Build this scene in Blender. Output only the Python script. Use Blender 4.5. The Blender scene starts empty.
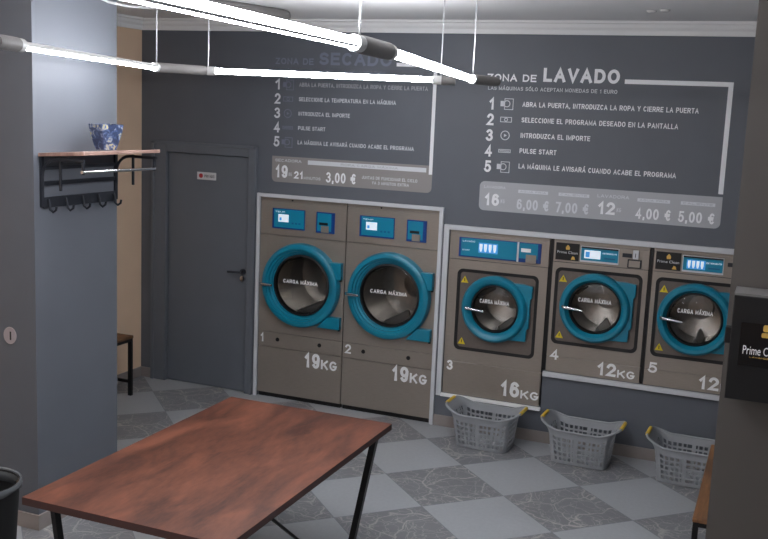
import bpy, bmesh, math, random
from mathutils import Vector, Matrix
random.seed(7)
S = bpy.context.scene
PI = math.pi

# ---------------------------------------------------------------- camera, world, exposure
cd = bpy.data.cameras.new('camera'); cam = bpy.data.objects.new('camera', cd)
S.collection.objects.link(cam); S.camera = cam
R = Vector((0.9242962661504398, 0.37932697128425585, 0.04227837788596661))
U = Vector((-0.09906901678545227, 0.13146307842769586, 0.9863583471150215))
F = Vector((-0.3685942787042673, 0.9158758146531804, -0.15909038261269645))
m = Matrix((R, U, -F)).transposed().to_4x4(); m.translation = Vector((5.0646, -7.32514, 2.50045))
cam.matrix_world = m
cd.sensor_width = 36; cd.lens = 984.007 / 768 * 36; cd.clip_start = 0.05
w = bpy.data.worlds.new('world'); S.world = w; w.use_nodes = True
w.node_tree.nodes['Background'].inputs[0].default_value = (0.45, 0.5, 0.6, 1)
w.node_tree.nodes['Background'].inputs[1].default_value = 0.02
S.view_settings.view_transform = 'Standard'; S.view_settings.look = 'None'
S.view_settings.gamma = 1; S.view_settings.use_curve_mapping = False
S.view_settings.exposure = 0.0
TUBE = 73.0        # emission strength of the light tubes

# ---------------------------------------------------------------- materials
def lin(c):
    o = []
    for v in c[:3]:
        v /= 255.0
        o.append(v / 12.92 if v <= .04045 else ((v + .055) / 1.055) ** 2.4)
    return (*o, 1)
MAT = {}
def mat(name, col, rough=.5, metal=0, noise=0, nscale=20, emis=0, emcol=None, stretch=None, bump=0, coat=0):
    if name in MAT: return MAT[name]
    M = bpy.data.materials.new(name); M.use_nodes = True; nt = M.node_tree
    b = nt.nodes['Principled BSDF']; c = lin(col)
    b.inputs['Base Color'].default_value = c; b.inputs['Roughness'].default_value = rough
    b.inputs['Metallic'].default_value = metal
    if coat: b.inputs['Coat Weight'].default_value = coat
    if noise or bump:
        tc = nt.nodes.new('ShaderNodeTexCoord'); mp = nt.nodes.new('ShaderNodeMapping')
        nz = nt.nodes.new('ShaderNodeTexNoise'); nz.inputs['Scale'].default_value = nscale
        nz.inputs['Detail'].default_value = 4
        nt.links.new(tc.outputs['Object'], mp.inputs[0]); nt.links.new(mp.outputs[0], nz.inputs['Vector'])
        if stretch: mp.inputs['Scale'].default_value = stretch
        if noise:
            r = nt.nodes.new('ShaderNodeValToRGB')
            r.color_ramp.elements[0].position = .3; r.color_ramp.elements[1].position = .7
            r.color_ramp.elements[0].color = tuple(x * (1 - noise) for x in c[:3]) + (1,)
            r.color_ramp.elements[1].color = tuple(min(1, x * (1 + noise)) for x in c[:3]) + (1,)
            nt.links.new(nz.outputs['Fac'], r.inputs[0]); nt.links.new(r.outputs[0], b.inputs['Base Color'])
        if bump:
            bp = nt.nodes.new('ShaderNodeBump'); bp.inputs['Strength'].default_value = bump
            bp.inputs['Distance'].default_value = .01
            nt.links.new(nz.outputs['Fac'], bp.inputs['Height']); nt.links.new(bp.outputs[0], b.inputs['Normal'])
    if emis:
        b.inputs['Emission Color'].default_value = lin(emcol or col); b.inputs['Emission Strength'].default_value = emis
    MAT[name] = M; return M

wall_m = mat('wall_paint', (94, 98, 105), .55, noise=.04, nscale=3, bump=.03)
beige_m = mat('beige_paint', (228, 198, 168), .6, noise=.04, nscale=3)
ceil_m = mat('ceiling_paint', (238, 238, 237), .7, noise=.02, nscale=2)
pillar_m = mat('warm_grey_paint', (86, 81, 77), .55, noise=.03, nscale=3)
corn_m = mat('cornice_plaster', (232, 232, 231), .6)
base_m = mat('skirting_stone', (140, 132, 128), .4, noise=.08, nscale=6)
door_m = mat('door_paint', (100, 105, 112), .45, noise=.03, nscale=4)
steel_m = mat('brushed_steel', (156, 147, 138), .42, .5, noise=.07, nscale=60, stretch=(.3, 1, 6))
steel2_m = mat('dark_door_steel', (112, 103, 97), .45, .4, noise=.05, nscale=40)
frame_m = mat('frame_aluminium', (206, 208, 212), .4, .0)
chrome_m = mat('chrome', (215, 215, 218), .15, 1)
black_m = mat('black_plastic', (14, 14, 16), .4)
blackmetal_m = mat('black_metal', (16, 16, 18), .4, .2)
iron_m = mat('grey_iron', (44, 47, 54), .5, .4)
gasket_m = mat('rubber_gasket', (16, 15, 16), .6)
teal_m = mat('teal_plastic', (10, 122, 148), .35, coat=.2)
teald_m = mat('teal_panel', (8, 96, 140), .35)
blue_m = mat('blue_edge', (18, 62, 130), .35)
white_m = mat('white_vinyl', (250, 250, 250), .5)
sign_m = mat('sign_vinyl', (246, 247, 249), .5)
band_m = mat('grey_vinyl', (176, 178, 182), .5)
bandd_m = mat('brown_grey_vinyl', (146, 142, 140), .5)
bandt_m = mat('pale_vinyl', (218, 221, 225), .5)
glare_m = mat('glare_faded_vinyl', (116, 122, 138), .5)  # lamp glare over the drying sign, put into the lettering colour
yellow_m = mat('warning_yellow', (225, 200, 40), .5)
gold_m = mat('gold_print', (222, 180, 90), .4)
basket_m = mat('grey_basket_plastic', (150, 153, 156), .45)
grip_m = mat('yellow_grip', (226, 190, 60), .45)
bin_m = mat('black_bin_plastic', (9, 9, 10), .7)
liner_m = mat('clear_bin_liner', (96, 99, 102), .2)
led_m = mat('led_diffuser', (255, 255, 255), .5, emis=TUBE, emcol=(246, 248, 255))
hous_m = mat('lamp_housing', (214, 214, 212), .4)
conn_m = mat('lamp_connector', (120, 117, 115), .5)
wire_m = mat('white_wire', (205, 206, 208), .5)
plate_m = mat('door_plaque', (206, 205, 205), .4)
red_m = mat('red_print', (170, 40, 50), .5)
lock_m = mat('lock_plate', (168, 158, 160), .4, 0)
scr_w = mat('screen_white', (205, 222, 235), .3, emis=.55, emcol=(225, 235, 245))
scr_b = mat('screen_blue', (60, 140, 200), .3, emis=.45, emcol=(70, 150, 215))
scr_t = mat('screen_teal', (16, 120, 150), .3, emis=.10, emcol=(20, 140, 175))
edge_m = mat('table_edge', (62, 36, 32), .5)
drum_m = mat('drum_steel', (190, 186, 180), .26, .95, noise=.12, nscale=30)
lift_m = mat('drum_lifter', (150, 148, 146), .35, .5)

def wood(name, c1, c2, axis_scale, rough=.4):
    M = bpy.data.materials.new(name); M.use_nodes = True; nt = M.node_tree; b = nt.nodes['Principled BSDF']
    tc = nt.nodes.new('ShaderNodeTexCoord'); mp = nt.nodes.new('ShaderNodeMapping'); mp.inputs['Scale'].default_value = axis_scale
    n1 = nt.nodes.new('ShaderNodeTexNoise'); n1.inputs['Scale'].default_value = 3; n1.inputs['Detail'].default_value = 6; n1.inputs['Distortion'].default_value = .8
    n2 = nt.nodes.new('ShaderNodeTexNoise'); n2.inputs['Scale'].default_value = 30; n2.inputs['Detail'].default_value = 5
    mx = nt.nodes.new('ShaderNodeMath'); mx.operation = 'MULTIPLY_ADD'; mx.inputs[1].default_value = .3
    r = nt.nodes.new('ShaderNodeValToRGB'); r.color_ramp.elements[0].position = .45; r.color_ramp.elements[1].position = .85
    r.color_ramp.elements[0].color = lin(c1); r.color_ramp.elements[1].color = lin(c2)
    nt.links.new(tc.outputs['Object'], mp.inputs[0]); nt.links.new(mp.outputs[0], n1.inputs['Vector']); nt.links.new(mp.outputs[0], n2.inputs['Vector'])
    nt.links.new(n2.outputs['Fac'], mx.inputs[0]); nt.links.new(n1.outputs['Fac'], mx.inputs[2])
    nt.links.new(mx.outputs[0], r.inputs[0]); nt.links.new(r.outputs[0], b.inputs['Base Color']); b.inputs['Roughness'].default_value = rough
    return M
table_m = wood('table_walnut', (66, 35, 24), (122, 72, 52), (2.6, .7, 1), .42)
shelf_m = wood('shelf_wood', (120, 92, 84), (172, 142, 128), (4, .6, 1), .45)
bench_m = wood('bench_wood', (84, 60, 42), (140, 96, 58), (5, .6, 1), .5)

def glass():
    M = bpy.data.materials.new('door_glass'); M.use_nodes = True; nt = M.node_tree; nt.nodes.remove(nt.nodes['Principled BSDF'])
    o = nt.nodes['Material Output']; t = nt.nodes.new('ShaderNodeBsdfTransparent'); t.inputs[0].default_value = (.74, .73, .72, 1)
    g = nt.nodes.new('ShaderNodeBsdfGlossy'); g.inputs['Roughness'].default_value = .06
    fr = nt.nodes.new('ShaderNodeFresnel'); fr.inputs[0].default_value = 1.5; mx = nt.nodes.new('ShaderNodeMixShader')
    nt.links.new(fr.outputs[0], mx.inputs[0]); nt.links.new(t.outputs[0], mx.inputs[1]); nt.links.new(g.outputs[0], mx.inputs[2])
    nt.links.new(mx.outputs[0], o.inputs[0]); return M
glass_m = glass()

def floor_mat():
    M = bpy.data.materials.new('checker_tiles'); M.use_nodes = True; nt = M.node_tree; L = nt.links; b = nt.nodes['Principled BSDF']
    def N(t, **k):
        n = nt.nodes.new(t)
        for a, v in k.items(): setattr(n, a, v)
        return n
    def math_(op, a, b2=None):
        n = N('ShaderNodeMath', operation=op)
        for i, v in enumerate((a, b2)):
            if v is None: continue
            if isinstance(v, (int, float)): n.inputs[i].default_value = v
            else: L.new(v, n.inputs[i])
        return n.outputs[0]
    tc = N('ShaderNodeTexCoord'); sp = N('ShaderNodeSeparateXYZ'); L.new(tc.outputs['Object'], sp.inputs[0])
    gx, gy, s = 2.6817, -1.209, .6001
    c_, s_ = math.cos(PI / 4) / s, math.sin(PI / 4) / s
    x = math_('SUBTRACT', sp.outputs[0], gx); y = math_('SUBTRACT', sp.outputs[1], gy)
    u = math_('ADD', math_('MULTIPLY', x, c_), math_('MULTIPLY', y, s_))
    v = math_('SUBTRACT', math_('MULTIPLY', x, s_), math_('MULTIPLY', y, c_))
    fu = math_('FLOOR', u); fv = math_('FLOOR', v)
    par = math_('FLOORED_MODULO', math_('ADD', fu, fv), 2.0)      # 0 dark, 1 light
    ru = math_('SUBTRACT', u, fu); rv = math_('SUBTRACT', v, fv)
    du = math_('MINIMUM', ru, math_('SUBTRACT', 1.0, ru)); dv = math_('MINIMUM', rv, math_('SUBTRACT', 1.0, rv))
    gr = math_('LESS_THAN', math_('MINIMUM', du, dv), .004)
    cell = N('ShaderNodeCombineXYZ'); L.new(fu, cell.inputs[0]); L.new(fv, cell.inputs[1])
    wn = N('ShaderNodeTexWhiteNoise'); L.new(cell.outputs[0], wn.inputs['Vector'])
    sc = N('ShaderNodeVectorMath', operation='SCALE'); L.new(wn.outputs['Color'], sc.inputs[0]); sc.inputs['Scale'].default_value = 20
    ad = N('ShaderNodeVectorMath', operation='ADD'); L.new(tc.outputs['Object'], ad.inputs[0]); L.new(sc.outputs[0], ad.inputs[1])
    nz = N('ShaderNodeTexNoise'); nz.inputs['Scale'].default_value = 2.5; nz.inputs['Detail'].default_value = 5; L.new(ad.outputs[0], nz.inputs['Vector'])
    s2 = N('ShaderNodeVectorMath', operation='SCALE'); L.new(nz.outputs['Color'], s2.inputs[0]); s2.inputs['Scale'].default_value = .45
    a2 = N('ShaderNodeVectorMath', operation='ADD'); L.new(ad.outputs[0], a2.inputs[0]); L.new(s2.outputs[0], a2.inputs[1])
    veins = None
    for scl, wd in ((2.6, .012), (6.0, .012), (11.0, .014)):
        vo = N('ShaderNodeTexVoronoi', feature='DISTANCE_TO_EDGE'); vo.inputs['Scale'].default_value = scl; L.new(a2.outputs[0], vo.inputs['Vector'])
        mr = N('ShaderNodeMapRange'); mr.inputs[1].default_value = 0; mr.inputs[2].default_value = wd * 2; mr.inputs[3].default_value = 1; mr.inputs[4].default_value = 0
        L.new(vo.outputs['Distance'], mr.inputs[0])
        veins = mr.outputs[0] if veins is None else math_('MAXIMUM', veins, math_('MULTIPLY', mr.outputs[0], .7))
    big = N('ShaderNodeTexNoise'); big.inputs['Scale'].default_value = 4; big.inputs['Detail'].default_value = 6; L.new(a2.outputs[0], big.inputs['Vector'])
    veins = math_('MULTIPLY', veins, math_('MULTIPLY', big.outputs['Fac'], 1.25))
    dark = N('ShaderNodeMixRGB'); dark.inputs[1].default_value = lin((108, 110, 114)); dark.inputs[2].default_value = lin((134, 135, 137)); L.new(big.outputs['Fac'], dark.inputs[0])
    dv_ = N('ShaderNodeMixRGB'); L.new(dark.outputs[0], dv_.inputs[1]); dv_.inputs[2].default_value = lin((196, 190, 184)); L.new(veins, dv_.inputs[0])
    fine = N('ShaderNodeTexNoise'); fine.inputs['Scale'].default_value = 40; L.new(tc.outputs['Object'], fine.inputs['Vector'])
    lt = N('ShaderNodeMixRGB'); lt.inputs[1].default_value = lin((157, 160, 163)); lt.inputs[2].default_value = lin((169, 172, 175)); L.new(fine.outputs['Fac'], lt.inputs[0])
    mx = N('ShaderNodeMixRGB'); L.new(par, mx.inputs[0]); L.new(dv_.outputs[0], mx.inputs[1]); L.new(lt.outputs[0], mx.inputs[2])
    mg = N('ShaderNodeMixRGB'); L.new(gr, mg.inputs[0]); L.new(mx.outputs[0], mg.inputs[1]); mg.inputs[2].default_value = lin((118, 122, 128))
    L.new(mg.outputs[0], b.inputs['Base Color']); b.inputs['Roughness'].default_value = .38
    return M
floor_m = floor_mat()

def pot_mat():
    M = bpy.data.materials.new('painted_pot'); M.use_nodes = True; nt = M.node_tree; L = nt.links; b = nt.nodes['Principled BSDF']
    tc = nt.nodes.new('ShaderNodeTexCoord')
    nz = nt.nodes.new('ShaderNodeTexNoise'); nz.inputs['Scale'].default_value = 22; nz.inputs['Detail'].default_value = 3; nz.inputs['Distortion'].default_value = 1.5
    L.new(tc.outputs['Object'], nz.inputs['Vector'])
    r = nt.nodes.new('ShaderNodeValToRGB'); e = r.color_ramp.elements
    e[0].position = .3; e[0].color = lin((36, 42, 66)); e[1].position = .48; e[1].color = lin((56, 70, 102))
    for p_, c in ((.56, (84, 102, 140)), (.63, (170,172,168)), (.7, (196, 178, 90)), (.8, (200, 200, 198))):
        q = e.new(p_); q.color = lin(c)
    L.new(nz.outputs['Fac'], r.inputs[0]); L.new(r.outputs[0], b.inputs['Base Color']); b.inputs['Roughness'].default_value = .3
    return M
pot_m = pot_mat()

# ---------------------------------------------------------------- helpers
def link(name, me, mt, parent=None, smooth=False):
    o = bpy.data.objects.new(name, me); S.collection.objects.link(o)
    if mt: me.materials.append(mt)
    if smooth:
        for p in me.polygons: p.use_smooth = True
    if parent:
        o.parent = parent; o.matrix_parent_inverse = Matrix.Translation(-parent.location)
        # keep transforms simple: children are built in world space
    return o
def finish(name, bm, mt, parent=None, smooth=False, bevel=0, seg=2):
    bmesh.ops.recalc_face_normals(bm, faces=bm.faces)
    if smooth:
        for e in bm.edges:
            if len(e.link_faces) == 2 and e.calc_face_angle(0) > .7: e.smooth = False
    me = bpy.data.meshes.new(name); bm.to_mesh(me); bm.free()
    o = link(name, me, mt, parent, smooth)
    if bevel:
        b = o.modifiers.new('bevel', 'BEVEL'); b.width = bevel; b.segments = seg; b.limit_method = 'ANGLE'
    return o
def addbox(bm, x0, x1, y0, y1, z0, z1):
    vs = [bm.verts.new((x, y, z)) for x in (x0, x1) for y in (y0, y1) for z in (z0, z1)]
    for f in ((0, 1, 3, 2), (4, 6, 7, 5), (0, 4, 5, 1), (2, 3, 7, 6), (0, 2, 6, 4), (1, 5, 7, 3)):
        bm.faces.new([vs[i] for i in f])
def box(name, x0, x1, y0, y1, z0, z1, mt, parent=None, bevel=0):
    bm = bmesh.new(); addbox(bm, x0, x1, y0, y1, z0, z1); return finish(name, bm, mt, parent, bevel=bevel)
def addtube(bm, pts, r, n=10, closed=False):
    pts = [Vector(p) for p in pts]; rings = []; prev = None
    for i, p in enumerate(pts):
        a = pts[i - 1] if (i > 0 or closed) else p; b = pts[(i + 1) % len(pts)] if (i < len(pts) - 1 or closed) else p
        d = (b - a).normalized()
        if prev is None:
            q = d.orthogonal().normalized()
        else:
            q = (prev - d * prev.dot(d)).normalized()
        prev = q; s = d.cross(q)
        rr = r[i] if isinstance(r, (list, tuple)) else r
        rings.append([bm.verts.new(p + (q * math.cos(2 * PI * k / n) + s * math.sin(2 * PI * k / n)) * rr) for k in range(n)])
    m_ = len(rings)
    for i in range(m_ if closed else m_ - 1):
        A, B = rings[i], rings[(i + 1) % m_]
        off = 0
        if closed and i == m_ - 1:
            off = min(range(n), key=lambda o: (A[0].co - B[o].co).length)
        for k in range(n): bm.faces.new((A[k], A[(k + 1) % n], B[(k + 1 + off) % n], B[(k + off) % n]))
    if not closed:
        bm.faces.new(rings[0][::-1]); bm.faces.new(rings[-1])
def tube(name, pts, r, mt, parent=None, n=10, closed=False):
    bm = bmesh.new(); addtube(bm, pts, r, n, closed); return finish(name, bm, mt, parent, smooth=True)
def bar(name, a, b, wx, wy, mt, parent=None):
    """square-section bar between two points"""
    a, b = Vector(a), Vector(b); d = (b - a).normalized()
    ref = Vector((0, 1, 0)) if abs(d.y) < .9 else Vector((1, 0, 0))
    s = d.cross(ref).normalized(); t = d.cross(s).normalized()
    bm = bmesh.new(); v = []
    for p in (a, b):
        for i, j in ((-1, -1), (1, -1), (1, 1), (-1, 1)): v.append(bm.verts.new(p + s * i * wx / 2 + t * j * wy / 2))
    for f in ((0, 1, 2, 3), (7, 6, 5, 4), (0, 4, 5, 1), (1, 5, 6, 2), (2, 6, 7, 3), (3, 7, 4, 0)): bm.faces.new([v[i] for i in f])
    return finish(name, bm, mt, parent)
def prism_xz(bm, poly, y0, y1):
    a = [bm.verts.new((x, y0, z)) for x, z in poly]; b = [bm.verts.new((x, y1, z)) for x, z in poly]
    n = len(poly)
    bm.faces.new(a); bm.faces.new(b[::-1])
    for i in range(n): bm.faces.new((a[i], b[i], b[(i + 1) % n], a[(i + 1) % n]))
def rrect(x0, x1, z0, z1, r, n=6, corners=(1, 1, 1, 1)):
    """rounded rectangle polygon (corners: bl, br, tr, tl)"""
    P = []
    for (cx, cz, a0, on, px, pz) in ((x0 + r, z0 + r, PI, corners[0], x0, z0), (x1 - r, z0 + r, 1.5 * PI, corners[1], x1, z0),
                             (x1 - r, z1 - r, 0, corners[2], x1, z1), (x0 + r, z1 - r, .5 * PI, corners[3], x0, z1)):
        if on:
            for k in range(n + 1):
                a = a0 + .5 * PI * k / n; P.append((cx + r * math.cos(a), cz + r * math.sin(a)))
        else: P.append((px, pz))
    return P
def slab(name, poly, y0, y1, mt, parent=None, bevel=0):
    bm = bmesh.new(); prism_xz(bm, poly, y0, y1); return finish(name, bm, mt, parent, bevel=bevel)
def lathe(bm, prof, cx, cz, n=64, a0=0, a1=2 * PI):
    """prof: (r, y) pairs revolved about the Y axis through (cx, cz)"""
    full = abs(a1 - a0 - 2 * PI) < 1e-6; cols = []
    cnt = n if full else n + 1
    for k in range(cnt):
        a = a0 + (a1 - a0) * k / n
        cols.append([bm.verts.new((cx + r * math.cos(a), y, cz + r * math.sin(a))) for r, y in prof])
    for k in range(n):
        A, B = cols[k], cols[(k + 1) % cnt]
        for i in range(len(prof) - 1): bm.faces.new((A[i], A[i + 1], B[i + 1], B[i]))
def lathe_z(bm, prof, cx, cy, n=32):
    cols = [[bm.verts.new((cx + r * math.cos(2 * PI * k / n), cy + r * math.sin(2 * PI * k / n), z)) for r, z in prof] for k in range(n)]
    for k in range(n):
        A, B = cols[k], cols[(k + 1) % n]
        for i in range(len(prof) - 1): bm.faces.new((A[i], A[i + 1], B[i + 1], B[i]))
def holed_plate(bm, x0, x1, z0, z1, cx, cz, r, y0, y1, n=64):
    def outer(a):
        c, s = math.cos(a), math.sin(a); t = 1e9
        if c > 1e-9: t = min(t, (x1 - cx) / c)
        if c < -1e-9: t = min(t, (x0 - cx) / c)
        if s > 1e-9: t = min(t, (z1 - cz) / s)
        if s < -1e-9: t = min(t, (z0 - cz) / s)
        return (cx + t * c, cz + t * s)
    A = [2 * PI * k / n for k in range(n)] + [math.atan2(z - cz, x - cx) % (2 * PI) for x in (x0, x1) for z in (z0, z1)]
    A = sorted(set(A)); m_ = len(A)
    def ring(y, f): return [bm.verts.new((f(a)[0], y, f(a)[1])) for a in A]
    circ = lambda a: (cx + r * math.cos(a), cz + r * math.sin(a))
    of, cf, ob, cb = ring(y0, outer), ring(y0, circ), ring(y1, outer), ring(y1, circ)
    for i in range(m_):
        j = (i + 1) % m_
        bm.faces.new((of[i], of[j], cf[j], cf[i])); bm.faces.new((ob[i], cb[i], cb[j], ob[j]))
        bm.faces.new((cf[i], cf[j], cb[j], cb[i])); bm.faces.new((of[i], ob[i], ob[j], of[j]))
def _a(cx, cy, rx, ry, a0, a1, n=14):
    return [(cx + rx * math.cos(math.radians(a0 + (a1 - a0) * k / n)), cy + ry * math.sin(math.radians(a0 + (a1 - a0) * k / n))) for k in range(n + 1)]
GL = {
 'A': (.74, [[(0, 0), (.5, 1), (1, 0)], [(.2, .34), (.8, .34)]]),
 'B': (.68, [[(.6, .53), (0, .53)], [(0, .5), (0, 1), (.55, 1)] + _a(.58, .765, .36, .235, 90, -90, 8), [(0, .55), (0, 0), (.6, 0)] + _a(.6, .265, .4, .265, -90, 90, 8)]),
 'C': (.70, [_a(.5, .5, .5, .5, 48, 312, 20)]),
 'D': (.70, [[(0, .5), (0, 1), (.42, 1)] + _a(.45, .5, .55, .5, 90, -90) + [(0, 0), (0, .55)]]),
 'E': (.62, [[(1, 1), (0, 1), (0, 0), (1, 0)], [(0, .52), (.88, .52)]]),
 'F': (.58, [[(1, 1), (0, 1), (0, 0)], [(0, .5), (.85, .5)]]),
 'G': (.74, [_a(.5, .5, .5, .5, 48, 325, 20) + [(.97, .44), (.55, .44)]]),
 'H': (.68, [[(0, 0), (0, 1)], [(1, 0), (1, 1)], [(0, .52), (1, .52)]]),
 'I': (.20, [[(.5, 0), (.5, 1)]]), 'J': (.5, [[(1, 1), (1, .3)] + _a(.5, .28, .5, .28, 0, -170, 8)]),
 'K': (.70, [[(0, 0), (0, 1)], [(.95, 1), (.05, .38)], [(.38, .6), (1, 0)]]),
 'L': (.56, [[(0, 1), (0, 0), (1, 0)]]), 'M': (.80, [[(0, 0), (0, 1), (.5, .12), (1, 1), (1, 0)]]),
 'N': (.68, [[(0, 0), (0, 1), (1, 0), (1, 1)]]), 'O': (.76, [_a(.5, .5, .5, .5, 90, 450, 28)]),
 'P': (.64, [[(0, 0), (0, 1), (.58, 1)] + _a(.6, .72, .4, .28, 90, -90, 8) + [(0, .44)]]),
 'Q': (.76, [_a(.5, .5, .5, .5, 90, 450, 28), [(.62, .28), (1, -.02)]]),
 'R': (.70, [[(0, 0), (0, 1), (.58, 1)] + _a(.6, .735, .36, .265, 90, -90, 8) + [(0, .47)], [(.55, .47), (1, 0)]]),
 'S': (.64, [_a(.5, .745, .46, .255, 25, 262, 14) + _a(.5, .26, .5, .26, 88, -155, 14)]),
 'T': (.62, [[(0, 1), (1, 1)], [(.5, 1), (.5, 0)]]), 'U': (.68, [[(0, 1), (0, .38)] + _a(.5, .38, .5, .38, 180, 360) + [(1, 1)]]),
 'V': (.70, [[(0, 1), (.5, 0), (1, 1)]]), 'W': (.95, [[(0, 1), (.25, 0), (.5, .95), (.75, 0), (1, 1)]]),
 'X': (.68, [[(0, 0), (1, 1)], [(0, 1), (1, 0)]]), 'Y': (.68, [[(0, 1), (.5, .45), (1, 1)], [(.5, .5), (.5, 0)]]),
 'Z': (.62, [[(0, 1), (1, 1), (0, 0), (1, 0)]]),
 '0': (.58, [_a(.5, .5, .5, .5, 90, 450, 28)]), '1': (.42, [[(.1, .72), (.72, 1), (.72, 0)]]),
 '2': (.58, [_a(.5, .71, .48, .29, 165, -30, 14) + [(0, 0), (1, 0)]]),
 '3': (.58, [_a(.48, .76, .44, .24, 155, -80, 12), _a(.48, .265, .52, .265, 82, -155, 14)]),
 '4': (.60, [[(.74, 0), (.74, 1), (0, .28), (1, .28)]]),
 '5': (.58, [[(.92, 1), (.2, 1), (.08, .5)] + _a(.47, .32, .53, .32, 130, -155, 14)]),
 '6': (.58, [_a(.5, .68, .46, .32, 38, 150, 8) + [(0, .45)] + _a(.5, .31, .5, .31, 180, 540, 22)]),
 '7': (.56, [[(0, 1), (1, 1), (.35, 0)]]), '8': (.58, [_a(.5, .755, .42, .245, 90, 450, 20), _a(.5, .265, .5, .265, 90, 450, 20)]),
 '9': (.58, [_a(.5, .32, .46, .32, 218, 330, 8) + [(1, .55)] + _a(.5, .69, .5, .31, 0, 360, 22)]),
 '€': (.66, [_a(.62, .5, .38, .5, 50, 310, 18), [(0, .6), (.78, .6)], [(0, .4), (.74, .4)]]), ',': (.22, [[(.6, .05), (.3, -.14)]]), ' ': (.32, []),
}
ACC = {'Á': 'A', 'É': 'E', 'Í': 'I', 'Ó': 'O'}
def text(name, s, x0, x1, z0, z1, y, mt, parent=None, bold=.02):
    """flat capital lettering on a surface facing -y; capitals fill x0..x1, z0..z1"""
    if any(c.islower() for c in s): return text_mixed(name, s, x0, x1, z0, z1, y, mt, parent)
    h = z1 - z0; sw = h * min(.24, .145 + bold * 1.4); gap = .12 + .3 * bold
    ws = [GL[ACC.get(c, c)][0] + bold for c in s]; k = (x1 - x0) / (h * (sum(ws) + gap * (len(s) - 1))); x = x0
    sw = min(sw, sw * (.35 + .65 * k)) if k < 1 else sw
    bm = bmesh.new()
    for c, w_ in zip(s, ws):
        W = w_ * h * k; pl = list(GL[ACC.get(c, c)][1])
        if c in ACC: pl.append([(.45, 1.16), (.72, 1.34)])
        for q_, P in enumerate(pl):
            yy = y - .0008 * q_
            Q = [Vector((x + sw / 2 + a * max(W - sw, 0), z0 + sw / 2 + b * (h - sw))) for a, b in P]
            Q = [q for i_, q in enumerate(Q) if i_ == 0 or (q - Q[i_ - 1]).length > 1e-6]
            closed = (Q[0] - Q[-1]).length < h * .02
            if closed: Q = Q[:-1]
            else:
                Q[0] = Q[0] - (Q[1] - Q[0]).normalized() * sw * .49; Q[-1] = Q[-1] + (Q[-1] - Q[-2]).normalized() * sw * .49
            n = len(Q); Lr = []
            for i_ in range(n):
                a_ = Q[i_] - Q[i_ - 1] if (i_ > 0 or closed) else Q[1] - Q[0]
                b_ = Q[(i_ + 1) % n] - Q[i_] if (i_ < n - 1 or closed) else a_
                a_ = a_.normalized(); b_ = b_.normalized(); t_ = (a_ + b_)
                t_ = t_.normalized() if t_.length > 1e-6 else a_
                nn = Vector((-t_.y, t_.x)); cs = max(.5, nn.dot(Vector((-a_.y, a_.x)))); o_ = nn * (sw / 2 / cs)
                Lr.append([bm.verts.new((p.x, yy - 3e-5 * i_, p.y)) for p in (Q[i_] + o_, Q[i_] - o_)])
            for i_ in range(n if closed else n - 1):
                A, B = Lr[i_], Lr[(i_ + 1) % n]
                try: bm.faces.new((A[0], A[1], B[1], B[0]))
                except ValueError: pass
        x += (w_ + gap) * h * k
    me = bpy.data.meshes.new(name); bm.normal_update()
    for f in bm.faces:
        if f.normal.y > 0: f.normal_flip()
    bm.to_mesh(me); bm.free(); return link(name, me, mt, parent)
def text_mixed(name, s, x0, x1, z0, z1, y, mt, parent=None):
    cu = bpy.data.curves.new(name, 'FONT'); cu.body = s; cu.resolution_u = 3
    o = bpy.data.objects.new(name, cu); S.collection.objects.link(o)
    dg = bpy.context.evaluated_depsgraph_get(); me = bpy.data.meshes.new_from_object(o.evaluated_get(dg))
    bpy.data.objects.remove(o); bpy.data.curves.remove(cu)
    xs = [v.co.x for v in me.vertices]; ys = [v.co.y for v in me.vertices]
    w_, h_ = max(xs) - min(xs), max(ys) - min(ys); mx, my = min(xs), min(ys)
    for v in me.vertices:
        x, yy = v.co.x, v.co.y
        v.co = (x0 + (x - mx) / w_ * (x1 - x0), y, z0 + (yy - my) / h_ * (z1 - z0))
    me.name = name; me.materials.clear(); ob = link(name, me, mt, parent)
    so = ob.modifiers.new('thickness', 'SOLIDIFY'); so.thickness = .0008; so.offset = 0
    return ob
def thing(name, label, cat, loc=(0, 0, 0), group=None):
    o = bpy.data.objects.new(name, None); S.collection.objects.link(o); o.location = loc; o.empty_display_size = .1
    o['label'] = label; o['category'] = cat
    if group: o['group'] = group
    return o
def tag(o, label, cat, group=None):
    o['label'] = label; o['category'] = cat
    if group: o['group'] = group
    return o
def struct(o): o['kind'] = 'structure'; return o

# ---------------------------------------------------------------- the room
H = 3.2; XL, XR, YF = -.25, 5.32, -12.5
struct(box('floor', XL - .12, XR + .12, YF - .12, 1.0, -.06, 0, floor_m))
struct(box('ceiling', XL - .12, XR + .12, YF - .12, .12, H, H + .1, ceil_m))
struct(box('wall_left', XL - .12, XL, YF, 0, 0, H, beige_m))
struct(box('wall_right', XR, XR + .12, YF, 0, 0, H, wall_m))
struct(box('wall_front', XL - .12, XR + .12, YF - .12, YF, 0, H, beige_m))
# back wall with the openings of the door and the machine niches
bm = bmesh.new(); T = .12
DX0, DX1, DZ = .0, .87, 2.09
addbox(bm, XL - .12, DX0, 0, T, 0, H)
addbox(bm, DX0, DX1, 0, T, DZ, H)
addbox(bm, DX1, .966, 0, T, 0, H)
addbox(bm, .966, 2.5745, 0, T, 1.742, H)
addbox(bm, 2.5745, 2.662, 0, T, 0, H)
addbox(bm, 2.662, 4.98, 0, T, 1.603, H)
addbox(bm, 2.662, 3.476, 0, T, 0, .279)
addbox(bm, 3.476, 4.98, 0, T, 0, .572)
addbox(bm, 4.98, XR + .12, 0, T, 0, H)
struct(finish('wall_back', bm, wall_m))
struct(box('wall_back', XL - .12, XR + .12, 1.0, 1.1, 0, H, wall_m))
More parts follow.
